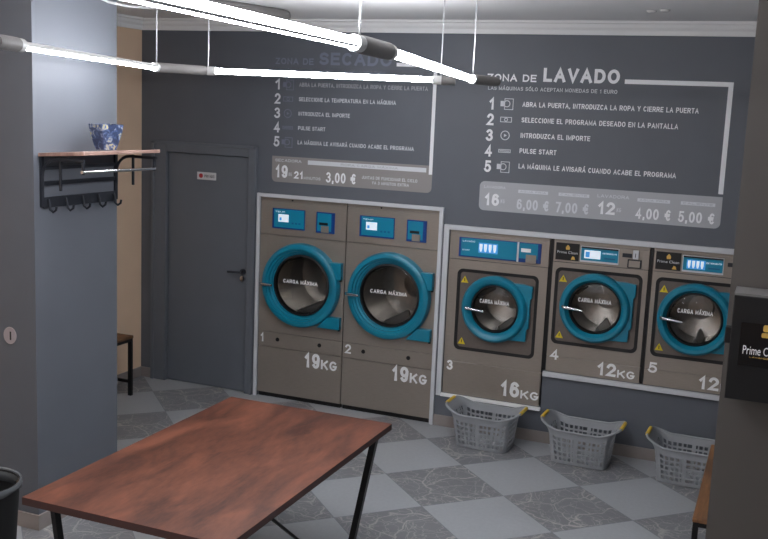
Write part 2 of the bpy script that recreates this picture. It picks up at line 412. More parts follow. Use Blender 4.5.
# pillars
struct(box('wall_pillar_left', XL, 1.228, -3.02, -2.29, 0, H, wall_m))
struct(box('wall_pillar_right', 4.895, XR, -3.04, -2.29, 0, H, pillar_m))
# cornice: stepped profile
def cornice(name, pts, inward):
    # pts: two ends (x,y); inward: unit (x,y) into the room
    prof = [(0, -.095), (.018, -.095), (.022, -.062), (.04, -.045), (.05, -.02), (.075, -.016), (.08, 0), (0, 0)]
    bm = bmesh.new(); rings = []
    for (x, y), e in pts:
        rings.append([bm.verts.new((x + inward[0] * d + e[0] * d, y + inward[1] * d + e[1] * d, H + z)) for d, z in prof])
    n = len(prof)
    for i in range(n): bm.faces.new((rings[0][i], rings[0][(i + 1) % n], rings[1][(i + 1) % n], rings[1][i]))
    bm.faces.new(rings[0][::-1]); bm.faces.new(rings[1])
    return struct(finish(name, bm, corn_m))
cornice('trim_1', [((XL, 0), (1, 0)), ((XR, 0), (-1, 0))], (0, -1))
cornice('trim_2', [((XL, 0), (0, -1)), ((XL, -2.29), (0, 0))], (1, 0))
cornice('trim_3', [((XR, 0), (0, -1)), ((XR, -2.29), (0, 0))], (-1, 0))
# skirting
struct(box('baseboard_back', XL, -.12, -.014, 0, 0, .09, base_m, bevel=.003))
struct(box('baseboard_back', 2.6, XR, -.014, 0, 0, .09, base_m, bevel=.003))
struct(box('baseboard_left', XL, XL + .014, -2.29, -.014, 0, .09, base_m, bevel=.003))
struct(box('baseboard_right', XR - .014, XR, -2.29, -.014, 0, .09, base_m, bevel=.003))
bm = bmesh.new()
addbox(bm, XL, 1.242, -3.034, -3.02, 0, .09); addbox(bm, 1.228, 1.242, -3.02, -2.276, 0, .09)
struct(finish('baseboard_pillar', bm, base_m))
bm = bmesh.new()
addbox(bm, 4.881, XR, -3.054, -3.04, 0, .09); addbox(bm, 4.881, 4.895, -3.04, -2.276, 0, .09)
struct(finish('baseboard_pillar', bm, base_m))

# door in the back wall
bm = bmesh.new(); prism_xz(bm, [(.028, .006), (.842, .006), (.842, 2.062), (.028, 2.062)], .012, .052)
dr = finish('door_1', bm, door_m, bevel=.004); struct(dr)
bm = bmesh.new()
addbox(bm, -.125, .022, -.022, 0, 0, 2.16); addbox(bm, .848, .925, -.022, 0, 0, 2.16); addbox(bm, .022, .848, -.022, 0, 2.068, 2.16)
addbox(bm, .0, .022, 0, .1, 0, 2.068); addbox(bm, .848, .87, 0, .1, 0, 2.068); addbox(bm, .022, .848, 0, .1, 2.068, 2.09)
addbox(bm, -.125, -.095, -.034, -.022, 0, 2.16); addbox(bm, .902, .925, -.034, -.022, 0, 2.16); addbox(bm, -.125, .925, -.034, -.022, 2.135, 2.16)
finish('door_frame', bm, door_m, dr, bevel=.004)
bm = bmesh.new()
lathe(bm, [(0, -.006), (.024, -.006), (.026, 0), (.026, .012)], .80, 1.075, 24)
addtube(bm, [(.80, .01, 1.075), (.80, -.045, 1.075), (.785, -.052, 1.075), (.68, -.05, 1.072)], .009, 10)
finish('door_handle', bm, iron_m, dr, smooth=True)
bm = bmesh.new(); lathe(bm, [(0, -.010), (.010, -.010), (.012, -.006), (.024, -.004), (.026, .012)], .80, 1.015, 24)
finish('lock_rosette', bm, chrome_m, dr, smooth=True)
sg = thing('door_plaque', 'small white plaque with a red mark on the grey door', 'sign', (.42, .006, 1.88))
box('plate', .325, .515, .006, .012, 1.845, 1.91, plate_m, sg, bevel=.002)
bm = bmesh.new(); lathe(bm, [(0, .0045), (.02, .0045), (.02, .0065)], .365, 1.878, 20); finish('red_mark', bm, red_m, sg)
text('lettering', 'PRIVADO', .40, .50, 1.865, 1.889, .0052, black_m, sg)

# ---------------------------------------------------------------- niche frames round the machines
f1 = thing('machine_surround', 'pale aluminium surround framing the two tall dryers', 'frame', (1.77, -.01, 0))
bm = bmesh.new()
addbox(bm, .938, .966, -.022, -.0005, 0, 1.772); addbox(bm, 2.574, 2.606, -.022, -.0005, 0, 1.772); addbox(bm, .966, 2.574, -.022, -.0005, 1.742, 1.772)
finish('surround', bm, frame_m, f1, bevel=.002)
f2 = thing('machine_surround', 'pale aluminium surround along the top and left of the three washers', 'frame', (3.8, -.01, .5))
bm = bmesh.new()
addbox(bm, 2.620, 2.662, -.022, -.0005, .256, 1.642); addbox(bm, 2.662, 4.99, -.022, -.0005, 1.603, 1.642); addbox(bm, 4.95, 4.99, -.022, -.0005, .535, 1.603)
finish('surround', bm, frame_m, f2, bevel=.002)
box('sill', 2.662, 3.478, -.035, -.0005, .256, .279, white_m, f2, bevel=.002)
box('sill', 3.478, 4.99, -.03, -.0005, .536, .572, frame_m, f2, bevel=.002)

# ---------------------------------------------------------------- machines
def drum(cx, cz, r, depth, mc, dryer):
    bm = bmesh.new(); n = 48
    lathe(bm, [(r * 1.22, .055), (r * 1.25, .07), (r * 1.25, depth), (r * .5, depth + .03), (r * .48, depth + .01), (0, depth + .01)], cx, cz, n)
    d = finish('drum', bm, drum_m, mc, smooth=True)
    for k in range(3):
        a = (.25 if dryer else .6) + k * 2 * PI / 3
        bm = bmesh.new(); R0 = r * 1.25
        def P(rr, t): return (cx + rr * math.cos(a + t), cz + rr * math.sin(a + t))
        prism_xz(bm, [P(R0, -.14), P(R0 - .07, -.04), P(R0 - .07, .04), P(R0, .14)], .09, depth)
        finish('drum_lifter', bm, lift_m, mc, bevel=.01)
    return d
def shell(x0, x1, z0, z1, mc, depth=.8):
    bm = bmesh.new(); t = .004; y0 = .03
    addbox(bm, x0, x0 + t, y0, depth, z0, z1); addbox(bm, x1 - t, x1, y0, depth, z0, z1)
    addbox(bm, x0 + t, x1 - t, y0, depth, z0, z0 + t); addbox(bm, x0 + t, x1 - t, y0, depth, z1 - t, z1); addbox(bm, x0 + t, x1 - t, depth - t, depth, z0 + t, z1 - t)
    finish('cabinet', bm, iron_m, mc)
def door_ring(cx, cz, Ro, Rg, mc, dryer):
    bm = bmesh.new()
    if dryer:
        prof = [(Ro, .0), (Ro, -.045), (Ro - .008, -.066), (Ro - .03, -.078), (Ro - .046, -.076), (Ro - .050, -.058), (Ro - .064, -.055), (Ro - .068, -.036),
                (Rg + .018, -.032), (Rg + .014, -.014), (Rg, -.010), (Rg - .004, .03), (Rg + .03, .045), (Ro - .02, .03), (Ro, 0)]
    else:
        prof = [(Ro, -.005), (Ro, -.04), (Ro - .006, -.058), (Ro - .02, -.068), (Ro - .042, -.066), (Rg + .006, -.042), (Rg, -.032), (Rg - .004, .02), (Rg + .02, .03), (Ro - .02, .01), (Ro, -.005)]
    lathe(bm, prof, cx, cz, 80)
    d = finish('door', bm, teal_m, mc, smooth=True)
    # hinges
    if dryer:
        for za, zb in ((.085, .225), (-.235, -.355 + .02)):
            lo, hi = min(za, zb), max(za, zb)
            bm = bmesh.new(); prism_xz(bm, [(cx + .27 if lo > 0 else cx + .17, cz + lo), (cx + Ro + .02, cz + lo), (cx + Ro + .02, cz + hi), (cx + .27, cz + hi)], -.055, .0)
            finish('hinge_cover', bm, teal_m, d, bevel=.006)
            bm = bmesh.new(); addtube(bm, [(cx + Ro + .012, -.03, cz + lo - .012), (cx + Ro + .012, -.03, cz + lo + .03)], .011, 10); finish('hinge_pin', bm, black_m, d, smooth=True)
    else:
        bm = bmesh.new(); q = Ro
        prism_xz(bm, [(cx + .12, cz - q * .88), (cx + q * 1.0, cz - q * .86), (cx + q * 1.0, cz - q * .52), (cx + q * 1.07, cz - q * .46), (cx + q * 1.07, cz + q * .40),
                      (cx + q * 1.12, cz + q * .45), (cx + q * 1.12, cz + q * .80), (cx + .8 * q, cz + q * .84), (cx + .5 * q, cz + q * .84), (cx + .75 * q, cz + q * .3), (cx + .75 * q, cz - q * .3)], -.034, -.002)
        finish('hinge_cover', bm, teal_m, d, bevel=.004)
    # gasket and glass
    bm = bmesh.new(); lathe(bm, [(Rg + .004, -.02), (Rg - .012, -.026), (Rg - .02, .0), (Rg - .012, .03), (Rg + .004, .02)], cx, cz, 64); finish('gasket', bm, gasket_m, d, smooth=True)
    bm = bmesh.new(); g = Rg - .014
    lathe(bm, [(g, -.008), (g * .85, -.016), (g * .6, -.024), (g * .3, -.028), (.0005, -.029)], cx, cz, 48)
    finish('glass', bm, glass_m, d, smooth=True)
    text('lettering', 'CARGA MÁXIMA', cx - Rg * .62, cx + Rg * .62, cz + .012 + (.0 if dryer else .03), cz + .044 + (.0 if dryer else .03), -.034, white_m, d, .03)
    # handle
    bm = bmesh.new()
    if dryer:
        addtube(bm, [(cx - Ro - .004, -.07, cz - .012), (cx - Ro + .03, -.098, cz - .012), (cx - Rg + .015, -.090, cz - .014)], [.013, .014, .011], 10)
    else:
        addtube(bm, [(cx - Rg - .03, -.06, cz - .004), (cx - Rg - .02, -.085, cz - .004), (cx - Rg + .12, -.082, cz - .018)], [.017, .013, .008], 10)
    finish('handle', bm, chrome_m, d, smooth=True)
    return d
def dryer(x0, x1, num, label, cx, cz=1.02):
    mc = thing('tumble_dryer', label, 'dryer', ((x0 + x1) / 2, 0, .03), 'tall dryers side by side')
    g = .0025
    shell(x0 + .002, x1 - .002, .03, 1.738, mc)
    bm = bmesh.new(); addbox(bm, x0 + g, x1 - g, 0, .03, 1.427, 1.715); finish('control_fascia', bm, steel_m, mc, bevel=.002)
    box('top_rail', x0 + g, x1 - g, .004, .03, 1.718, 1.738, steel_m, mc)
    bm = bmesh.new(); holed_plate(bm, x0 + g, x1 - g, .583, 1.423, cx, cz, .26, 0, .03); finish('door_panel', bm, steel_m, mc)
    box('service_strip', x0 + g, x1 - g, 0, .03, .451, .579, steel_m, mc, bevel=.002)
    box('lower_panel', x0 + g, x1 - g, 0, .03, .04, .447, steel_m, mc, bevel=.002)
    box('plinth', x0 + .01, x1 - .01, .02, .06, .0, .036, black_m, mc)
    for dx in (.19, .59):
        bm = bmesh.new(); lathe(bm, [(0, -.004), (.016, -.004), (.018, .002)], x0 + dx, .521, 20); finish('panel_lock', bm, black_m, mc)
    for dx in (.30,):
        bm = bmesh.new(); lathe(bm, [(0, -.002), (.007, -.002), (.007, .006)], x0 + dx, 1.727, 12); finish('screw', bm, black_m, mc)
    door_ring(cx, cz, .357, .258, mc, True)
    drum(cx, cz, .25, .62, mc, True)
    # display
    a, b, c, d = x0 + .117, x0 + .422, 1.484, 1.654
    pn = box('display', a, b, -.008, 0, c, d, blue_m, mc, bevel=.002)
    box('display_face', a + .018, b - .006, -.0095, -.007, c + .012, d - .006, scr_t, pn)
    box('screen', a + .058, a + .155, -.0115, -.009, c + .058, c + .122, scr_w, pn)
    box('screen_detail', a + .07, a + .09, -.0125, -.0112, c + .07, c + .095, scr_b, pn)
    text('lettering', 'TEMP', a + .03, a + .12, d - .034, d - .022, -.0105, scr_w, pn)
    for k in range(3): box('key', a + .185 + k * .032, a + .203 + k * .032, -.0115, -.009, c + .045, c + .06, teald_m, pn)
    # coin unit
    a, b = x0 + .528, x0 + .697
    cu = box('coin_unit', a, b, -.008, 0, c - .006, d - .002, blue_m, mc, bevel=.002)
    box('face', a + .012, b - .03, -.0095, -.007, c + .012, d - .012, scr_t, cu)
    box('slot_plate', a + .05, b - .05, -.016, -.009, c + .0, c + .055, steel_m, cu)
    box('coin_slot', a + .03, b - .06, -.0125, -.009, c + .062, c + .082, black_m, cu)
    text('number', str(num), x0 + .025, x0 + .025 + (.035 if num == 1 else .055), .487, .567, -.0015, white_m, mc, .04)
    text('capacity', '19', x0 + .455, x0 + .60, .315, .445, -.0015, white_m, mc, .05)
    text('capacity_unit', 'KG', x0 + .612, x0 + .762, .318, .400, -.0015, white_m, mc, .05)
    return mc
dryer(.967, 1.768, 1, 'tall steel dryer numbered 1 with teal round door, next to the grey door', 1.378)
dryer(1.772, 2.573, 2, 'tall steel dryer numbered 2 with teal round door, right of dryer 1', 2.178)

def washer(x0, x1, z0, num, label, cx, cz, Ro, Rg, rec, big):
    mc = thing('washing_machine', label, 'washer', ((x0 + x1) / 2, 0, z0), 'washers set in the wall niche')
    z1 = 1.60; g = .0025
    shell(x0 + .002, x1 - .002, z0, z1, mc)
    ztop = rec[3] + .012
    zl = rec[2] - .10
    bm = bmesh.new(); addbox(bm, x0 + g, x1 - g, 0, .03, z1 - .022, z1 - .001); finish('top_rail', bm, steel_m, mc)
    fz = 1.375 if big else 1.43
    box('control_fascia', x0 + g, x1 - g, 0, .03, fz + .002, z1 - .025, steel_m, mc, bevel=.002)
    # door panel: rounded recess with black gasket round a dark steel plate
    a, b, c, d = rec
    bm = bmesh.new(); zc = (c + d) / 2; xc = (a + b) / 2
    outer = [(x0 + g, zl), (x1 - g, zl), (x1 - g, fz - .001), (x0 + g, fz - .001)]
    inner = rrect(a, b, c, d, .045, 6)
    # bridge outer rectangle to the rounded opening
    n = len(inner); q = n // 4
    def ring(pts, y): return [bm.verts.new((x, y, z)) for x, z in pts]
    for y in (0,):
        I = ring(inner, y); O = ring(outer, y); I2 = ring(inner, .03)
        for k in range(4):
            seg = [I[(k * q + j) % n] for j in range(q)]
            for j in range(q - 1): bm.faces.new((O[k], seg[j + 1], seg[j]))
            bm.faces.new((O[k], O[(k + 1) % 4], I[((k + 1) * q) % n], seg[-1]))
        for i in range(n): bm.faces.new((I[i], I[(i + 1) % n], I2[(i + 1) % n], I2[i]))
    finish('door_panel', bm, steel_m, mc)
    bm = bmesh.new(); i1 = rrect(a - .001, b + .001, c - .001, d + .001, .045, 6); i2 = rrect(a + .023, b - .023, c + .023, d - .023, .03, 6)
    A = ring(i1, -.004); B = ring(i2, -.002); C2 = ring(i2, .02); D2 = ring(i1, .02)
    for i in range(n):
        j = (i + 1) % n
        for P_, Q_ in ((A, B), (B, C2), (C2, D2), (D2, A)): bm.faces.new((P_[i], P_[j], Q_[j], Q_[i]))
    finish('panel_gasket', bm, gasket_m, mc)
    bm = bmesh.new(); holed_plate(bm, a + .014, b - .014, c + .014, d - .014, cx, cz, Rg + .004, .004, .02); finish('door_plate', bm, steel2_m, mc)
    if zl - z0 > .06:
        box('lower_panel', x0 + g, x1 - g, 0, .03, z0 + .002, zl - .003, steel_m, mc, bevel=.002)
    door_ring(cx, cz, Ro, Rg, mc, False)
    drum(cx, cz, Rg - .012, .5, mc, False)
    for tz in (d - .085, c + .07):
        tx = a + .06
        t = slab('warning_triangle', [(tx - .03, tz - .024), (tx + .03, tz - .024), (tx, tz + .03)], .001, .004, yellow_m, mc)
        box('warning_mark', tx - .003, tx + .003, -.0005, .001, tz - .012, tz + .012, black_m, t)
    if big:
        a_, b_, c_, d_ = x0 + .08, x0 + .735, 1.40, 1.553
        pn = box('display', a_, b_, -.008, 0, c_, d_, blue_m, mc, bevel=.002)
        box('display_face', a_ + .018, a_ + .465, -.0095, -.007, c_ + .01, d_ - .006, scr_t, pn)
        box('divider', a_ + .468, a_ + .482, -.014, -.007, c_, d_, frame_m, pn)
        box('screen', a_ + .16, a_ + .315, -.0115, -.009, c_ + .042, c_ + .122, scr_b, pn)
        for k in range(4):
            xx = a_ + .18 + k * .037
            slab('screen_icon', [(xx - .011, c_ + .075), (xx - .005, c_ + .052), (xx + .005, c_ + .052), (xx + .011, c_ + .075), (xx + .012, c_ + .112), (xx - .012, c_ + .112)], -.0128, -.0112, scr_w, pn)
        text('lettering', 'LAVADO', a_ + .03, a_ + .13, d_ - .034, d_ - .022, -.0105, scr_w, pn)
        text('lettering', 'START', a_ + .03, a_ + .09, c_ + .05, c_ + .06, -.0105, scr_w, pn)
        box('coin_face', a_ + .485, b_ - .026, -.0095, -.007, c_ + .03, d_ - .006, scr_t, pn)
        box('slot_plate', a_ + .54, b_ - .035, -.018, -.009, c_ + .0, c_ + .062, steel_m, pn)
        box('card_slot', a_ + .50, a_ + .575, -.014, -.009, c_ + .08, c_ + .108, white_m, pn)
        text('capacity', '16', x0 + .485, x0 + .635, z0 + .045, z0 + .17, -.0015, white_m, mc, .05)
        text('capacity_unit', 'KG', x0 + .645, x0 + .79, z0 + .045, z0 + .112, -.0015, white_m, mc, .05)
        text('number', str(num), x0 + .03, x0 + .08, .475, .555, -.0015, white_m, mc, .04)
    else:
        l = box('logo_plate', x0 + .018, x0 + .195, -.004, 0, 1.448, 1.578, black_m, mc, bevel=.001)
        slab('emblem', [(x0 + .095, 1.528), (x0 + .121, 1.528), (x0 + .124, 1.545), (x0 + .116, 1.558), (x0 + .108, 1.566), (x0 + .100, 1.558), (x0 + .092, 1.545)], -.0055, -.0035, gold_m, l)
        text('lettering', 'Prime Clean', x0 + .03, x0 + .183, 1.498, 1.518, -.0048, bandt_m, l, .01)
        slab('emblem', [(x0 + .135, 1.456), (x0 + .168, 1.456), (x0 + .160, 1.478), (x0 + .146, 1.482)], -.0055, -.0035, gold_m, l)
        a_, b_, c_, d_ = x0 + .205, x0 + .49, 1.448, 1.568
        pn = box('display', a_, b_, -.008, 0, c_, d_, frame_m, mc, bevel=.002)
        box('display_face', a_ + .006, b_ - .006, -.0095, -.007, c_ + .014, d_ - .006, scr_t, pn)
        box('display_shade', a_ + .006, b_ - .006, -.016, -.009, d_ - .014, d_ - .004, black_m, pn)
        if num == 4:
            box('screen', a_ + .03, a_ + .15, -.0115, -.009, c_ + .03, c_ + .092, scr_w, pn)
            box('screen_detail', a_ + .04, a_ + .07, -.0125, -.0112, c_ + .04, c_ + .08, scr_b, pn)
        else:
            box('screen', a_ + .03, a_ + .16, -.0115, -.009, c_ + .025, c_ + .092, scr_b, pn)
            for k in range(4):
                xx = a_ + .048 + k * .03
                slab('screen_icon', [(xx - .009, c_ + .05), (xx - .004, c_ + .032), (xx + .004, c_ + .032), (xx + .009, c_ + .05), (xx + .01, c_ + .085), (xx - .01, c_ + .085)], -.0128, -.0112, scr_w, pn)
        text('lettering', 'DETERGENTE', a_ + .165, a_ + .27, c_ + .072, c_ + .082, -.0105, scr_w, pn)
        box('key', a_ + .18, a_ + .26, -.0115, -.009, c_ + .035, c_ + .045, teald_m, pn)
        box('card_slot', x0 + .515, x0 + .583, -.012, 0, 1.513, 1.541, iron_m, mc)
        bm = bmesh.new(); addbox(bm, x0 + .59, x0 + .632, -.018, 0, 1.505, 1.57); k_ = finish('coin_slot', bm, frame_m, mc, bevel=.004)
        box('slit', x0 + .608, x0 + .613, -.0195, -.017, 1.518, 1.548, black_m, k_)
        r_ = box('return_cup', x0 + .555, x0 + .655, -.012, 0, 1.437, 1.50, iron_m, mc, bevel=.003)
        box('flap', x0 + .565, x0 + .645, -.015, -.011, 1.444, 1.492, steel_m, r_)
        text('capacity', '12', x0 + .395, x0 + .535, z0 + .025, z0 + .125, -.0015, white_m, mc, .05)
        text('capacity_unit', 'KG', x0 + .545, x0 + .675, z0 + .025, z0 + .085, -.0015, white_m, mc, .05)
        text('number', str(num), x0 + .03, x0 + .095, .672, .752, -.0015, white_m, mc, .04)
    return mc
washer(2.665, 3.462, .281, 3, 'largest steel washer numbered 3, low in the niche beside the dryers', 3.065, 1.012, .262, .19, (2.745, 3.395, .652, 1.302), True)
washer(3.492, 4.202, .574, 4, 'steel washer numbered 4 with teal round door, middle one of three', 3.835, 1.108, .262, .198, (3.52, 4.165, .80, 1.39), False)
washer(4.228, 4.938, .574, 5, 'steel washer numbered 5, partly hidden by the grey pillar', 4.555, 1.108, .262, .198, (4.262, 4.90, .80, 1.39), False)
tag(box('niche_divider', 3.464, 3.4905, .01, .10, .58, 1.60, black_m), 'black gap strip between the large washer 3 and smaller washer 4', 'strip')
tag(box('niche_divider', 4.204, 4.226, .01, .10, .575, 1.60, black_m), 'black gap strip between the two smaller washers, 4 and 5', 'strip')

# ---------------------------------------------------------------- wall signs
def sign(label, title, x0, x1, zt, rows, subtitle, dryer_):
    t = thing('wall_sign', label, 'sign', ((x0 + x1) / 2, 0, 2.2)); return t
Y = -.002
# washing sign
t = thing('wall_sign', 'large pale vinyl sign titled ZONA DE LAVADO above the washers', 'sign', (3.78, -.002, 2.3))
text('title', 'ZONA DE', 2.895, 3.275, 2.758, 2.812, Y, sign_m, t, .04)
text('title', 'LAVADO', 3.325, 3.885, 2.763, 2.865, Y, sign_m, t, .06)
text('subtitle', 'LAS MÁQUINAS SÓLO ACEPTAN MONEDAS DE 1 EURO', 2.905, 3.875, 2.692, 2.720, Y, bandt_m, t, .02)
bm = bmesh.new(); addbox(bm, 3.922, 4.665, -.003, 0, 2.765, 2.797); addbox(bm, 4.632, 4.665, -.003, 0, 2.02, 2.765); finish('border_line', bm, sign_m, t)
for i, (s_, xe) in enumerate((('ABRA LA PUERTA, INTRODUZCA LA ROPA Y CIERRE LA PUERTA', 4.45), ('SELECCIONE EL PROGRAMA DESEADO EN LA PANTALLA', 4.32),
                        ('INTRODUZCA EL IMPORTE', 3.705), ('PULSE START', 3.462), ('LA MÁQUINA LE AVISARÁ CUANDO ACABE EL PROGRAMA', 4.335))):
    z = 2.592 - i * .1185
    text('number', str(i + 1), 2.91 if i else 2.92, 2.965, z - .048, z + .042, Y, sign_m, t, .04)
    text('instruction', s_, 3.18, xe, z - .018 + .003 * i, z + .019 + .003 * i, Y, sign_m, t, .03)
def icon(name, kind, x, z, mt, par, s=.04):
    bm = bmesh.new()
    def ring_(r, w_): lathe(bm, [(r, -.003), (r - w_, -.003), (r - w_, 0), (r, 0), (r, -.003)], x, z, 20)
    def fr(x0, x1, z0, z1, w_=.005):
        addbox(bm, x0, x1, -.003, 0, z0, z0 + w_); addbox(bm, x0, x1, -.003, 0, z1 - w_, z1); addbox(bm, x0, x0 + w_, -.003, 0, z0 + w_, z1 - w_); addbox(bm, x1 - w_, x1, -.003, 0, z0 + w_, z1 - w_)
    if kind == 'machine': fr(x - .02, x + .05, z - .045, z + .04); ring_(.026, .006); addbox(bm, x - .05, x - .022, -.003, 0, z - .02, z + .02)
    elif kind == 'eye': fr(x - .045, x + .045, z - .02, z + .02); ring_(.014, .005)
    elif kind == 'coin': ring_(.036, .006); prism_xz(bm, [(x - .008, z - .012), (x + .014, z), (x - .008, z + .012)], -.003, 0)
    else: fr(x - .045, x + .05, z - .012, z + .014); addbox(bm, x - .035, x + .04, -.003, 0, z - .002, z + .004)
    finish(name, bm, mt, par)
for i, k in enumerate(('machine', 'eye', 'coin', 'key', 'machine')): icon('icon', k, 3.06, 2.592 - i * .1185, bandt_m, t)
b = slab('price_band', rrect(2.885, 4.665, 1.775, 2.00, .04, 5, (1, 1, 0, 1)), -.002, 0, band_m, t)
b['label'] = 'grey band with wash prices'
Y2 = -.0032
text('price_heading', 'LAVADORA', 2.92, 3.09, 1.948, 1.968, Y2, bandt_m, t, .02)
text('price_heading', 'LAVADORA', 3.79, 4.02, 1.938, 1.962, Y2, bandt_m, t, .02)
for x0_, x1_, s_ in ((3.19, 3.42, 'AGUA FRÍA'), (3.50, 3.73, 'CALIENTE'), (4.08, 4.31, 'AGUA FRÍA'), (4.385, 4.62, 'CALIENTE')):
    bx = box('heading_bar', x0_, x1_, -.0036, -.001, 1.928, 1.952, bandt_m, t); text('lettering', s_, x0_ + .015, x1_ - .015, 1.933, 1.947, -.0042, band_m, bx, .02)
for x0_, x1_, s_ in ((2.93, 3.045, '16'), (3.80, 3.925, '12')):
    text('load', s_, x0_, x1_, 1.815, 1.908, Y2, sign_m, t, .05); text('load_unit', 'KG', x1_ + .012, x1_ + .045, 1.84, 1.87, Y2, bandt_m, t)
for x0_, x1_, s_, mm in ((3.185, 3.435, '6,00 €', bandt_m), (3.485, 3.735, '7,00 €', bandt_m), (4.075, 4.325, '4,00 €', sign_m), (4.375, 4.625, '5,00 €', sign_m)):
    text('price', s_, x0_, x1_, 1.803, 1.882, Y2, mm, t, .03)
# drying sign
t = thing('wall_sign', 'large vinyl sign titled ZONA DE SECADO above the dryers, faded by painted glare', 'sign', (1.8, -.002, 2.4))
text('title', 'ZONA DE', 1.075, 1.425, 2.843, 2.895, Y, glare_m, t, .04)
text('title', 'SECADO', 1.475, 2.11, 2.845, 2.945, Y, glare_m, t, .06)
text('subtitle', 'LAS MÁQUINAS SÓLO ACEPTAN MONEDAS DE 1 EURO', 1.07, 2.06, 2.775, 2.805, Y, glare_m, t, .02)
bm = bmesh.new(); addbox(bm, 2.15, 2.49, -.003, 0, 2.848, 2.876); addbox(bm, 2.462, 2.49, -.003, 0, 2.02, 2.848); finish('border_line', bm, sign_m, t)
for i, (s_, xe) in enumerate((('ABRA LA PUERTA, INTRODUZCA LA ROPA Y CIERRE LA PUERTA', 2.42), ('SELECCIONE LA TEMPERATURA EN LA MÁQUINA', 2.158),
                        ('INTRODUZCA EL IMPORTE', 1.764), ('PULSE START', 1.549), ('LA MÁQUINA LE AVISARÁ CUANDO ACABE EL PROGRAMA', 2.327))):
    z = 2.680 - i * .1175
    text('number', str(i + 1), 1.075, 1.13, z - .042, z + .045, Y, bandt_m, t, .03)
    text('instruction', s_, 1.30, xe, z - .013, z + .019, Y, bandt_m if i else band_m, t, .02)
    icon('icon', ('machine', 'eye', 'coin', 'key', 'machine')[i], 1.20, z, glare_m, t)
b = slab('price_band', rrect(1.065, 2.49, 1.875, 2.09, .04, 5, (1, 1, 0, 0)), -.002, 0, bandd_m, t)
b['label'] = 'brownish grey band with dryer prices'
text('price_heading', 'SECADORA', 1.095, 1.34, 2.045, 2.068, Y2, bandt_m, t, .02)
bx = box('heading_bar', 1.40, 2.44, -.0036, -.001, 2.035, 2.07, bandt_m, t); text('lettering', 'ROPA CARGA MÁXIMA', 1.7, 2.2, 2.043, 2.062, -.0042, band_m, bx, .02)
text('load', '19', 1.10, 1.215, 1.912, 2.018, Y2, sign_m, t, .05); text('load_unit', 'KG', 1.225, 1.255, 1.93, 1.96, Y2, bandt_m, t)
text('minutes', '21', 1.275, 1.36, 1.912, 1.975, Y2, sign_m, t, .05); text('minutes_unit', 'MINUTOS', 1.365, 1.52, 1.912, 1.935, Y2, bandt_m, t, .02)
text('price', '3,00 €', 1.57, 1.84, 1.90, 1.985, Y2, sign_m, t, .03)
text('note', 'JUNTAS DE FUNCIONAR EL CICLO', 1.89, 2.37, 1.95, 1.975, Y2, bandt_m, t, .01)
text('note', 'YA 3 MINUTOS EXTRA', 1.98, 2.30, 1.912, 1.936, Y2, bandt_m, t, .01)

# ---------------------------------------------------------------- laundry baskets
def basket(loc, rot, label):
    t = thing('laundry_basket', label, 'basket', loc, 'grey laundry baskets on the floor')
    t.rotation_euler = (0, 0, rot)
    def place(o): o.matrix_parent_inverse = Matrix.Identity(4)
    def perim(s, h):
        # superellipse footprint; s in 0..1 round, h 0..1 up
        a = 2 * PI * s; L_ = .205 + .034 * h; W = .142 + .045 * h; p = .36
        c, q = math.cos(a), math.sin(a)
        fl = .046 * max(0, (abs(c) ** .8 - .35) / .65) ** 1.3 * max(0, (h - .72) / .28) ** 1.5
        return (L_ + fl) * math.copysign(abs(c) ** p, c), W * math.copysign(abs(q) ** p, q)
    # arc-length parametrisation
    N = 800; pts = [perim(k / N, .5) for k in range(N + 1)]; acc = [0]
    for k in range(N): acc.append(acc[-1] + math.dist(pts[k], pts[k + 1]))
    def at(f):
        tgt = f * acc[-1]; lo, hi = 0, N
        while hi - lo > 1:
            mid = (lo + hi) // 2
            if acc[mid] < tgt: lo = mid
            else: hi = mid
        return (lo + (tgt - acc[lo]) / max(1e-9, acc[hi] - acc[lo])) / N
    def top(s):
        c = abs(math.cos(2 * PI * s)); return .262 + .052 * max(0, (c ** .8 - .35) / .65) ** 1.3
    cols = 40; us = []
    for k in range(cols): us += [k / cols, (k + .64) / cols]
    ss = [at(u_) for u_ in us]
    vv = [0, .10]; rows = 5
    for k in range(rows):
        z_ = .10 + .74 * (k + .66) / rows; vv += [z_, .10 + .74 * (k + 1) / rows]
    vv.append(1.0)
    bm = bmesh.new(); G = []
    for s in ss:
        col = []
        for v in vv:
            x, y = perim(s, v); col.append(bm.verts.new((x, y, .004 + v * (top(s) - .004))))
        G.append(col)
    n = len(G)
    for i in range(n):
        for j in range(len(vv) - 1):
            hole = (i % 2 == 0) and 1 <= j < len(vv) - 2 and (j % 2 == 1)
            a_ = ss[i]; corner = abs(abs(math.sin(4 * PI * a_))) > .93
            if hole and not corner: continue
            bm.faces.new((G[i][j], G[(i + 1) % n][j], G[(i + 1) % n][j + 1], G[i][j + 1]))
    bm.faces.new([G[i][0] for i in range(n)][::-1])
    o = finish('basket_body', bm, basket_m, t); place(o); so = o.modifiers.new('thickness', 'SOLIDIFY'); so.thickness = .004; so.offset = -1
    rim = []
    for k in range(96):
        s = at(k / 96); x, y = perim(s, 1.02); rim.append((x, y, top(s)))
    bm = bmesh.new(); addtube(bm, rim, .0085, 8, closed=True); o = finish('rim', bm, basket_m, t, smooth=True); place(o)
    for sx in (0, .5):
        seg = []
        for k in range(-2, 3):
            s = (sx + k * .008) % 1; x, y = perim(s, 1.02); seg.append((x, y, top(s) + .001))
        bm = bmesh.new(); addtube(bm, seg, .0135, 10); o = finish('grip', bm, grip_m, t, smooth=True); place(o)
        o['label'] = 'yellow grip on the rim'
    return t
basket((3.123, -.285, .0015), -.02, 'grey plastic laundry basket under washer 3, leftmost of the three')
basket((3.862, -.275, .0015), -.02, 'grey plastic laundry basket under washer 4, between the other two')
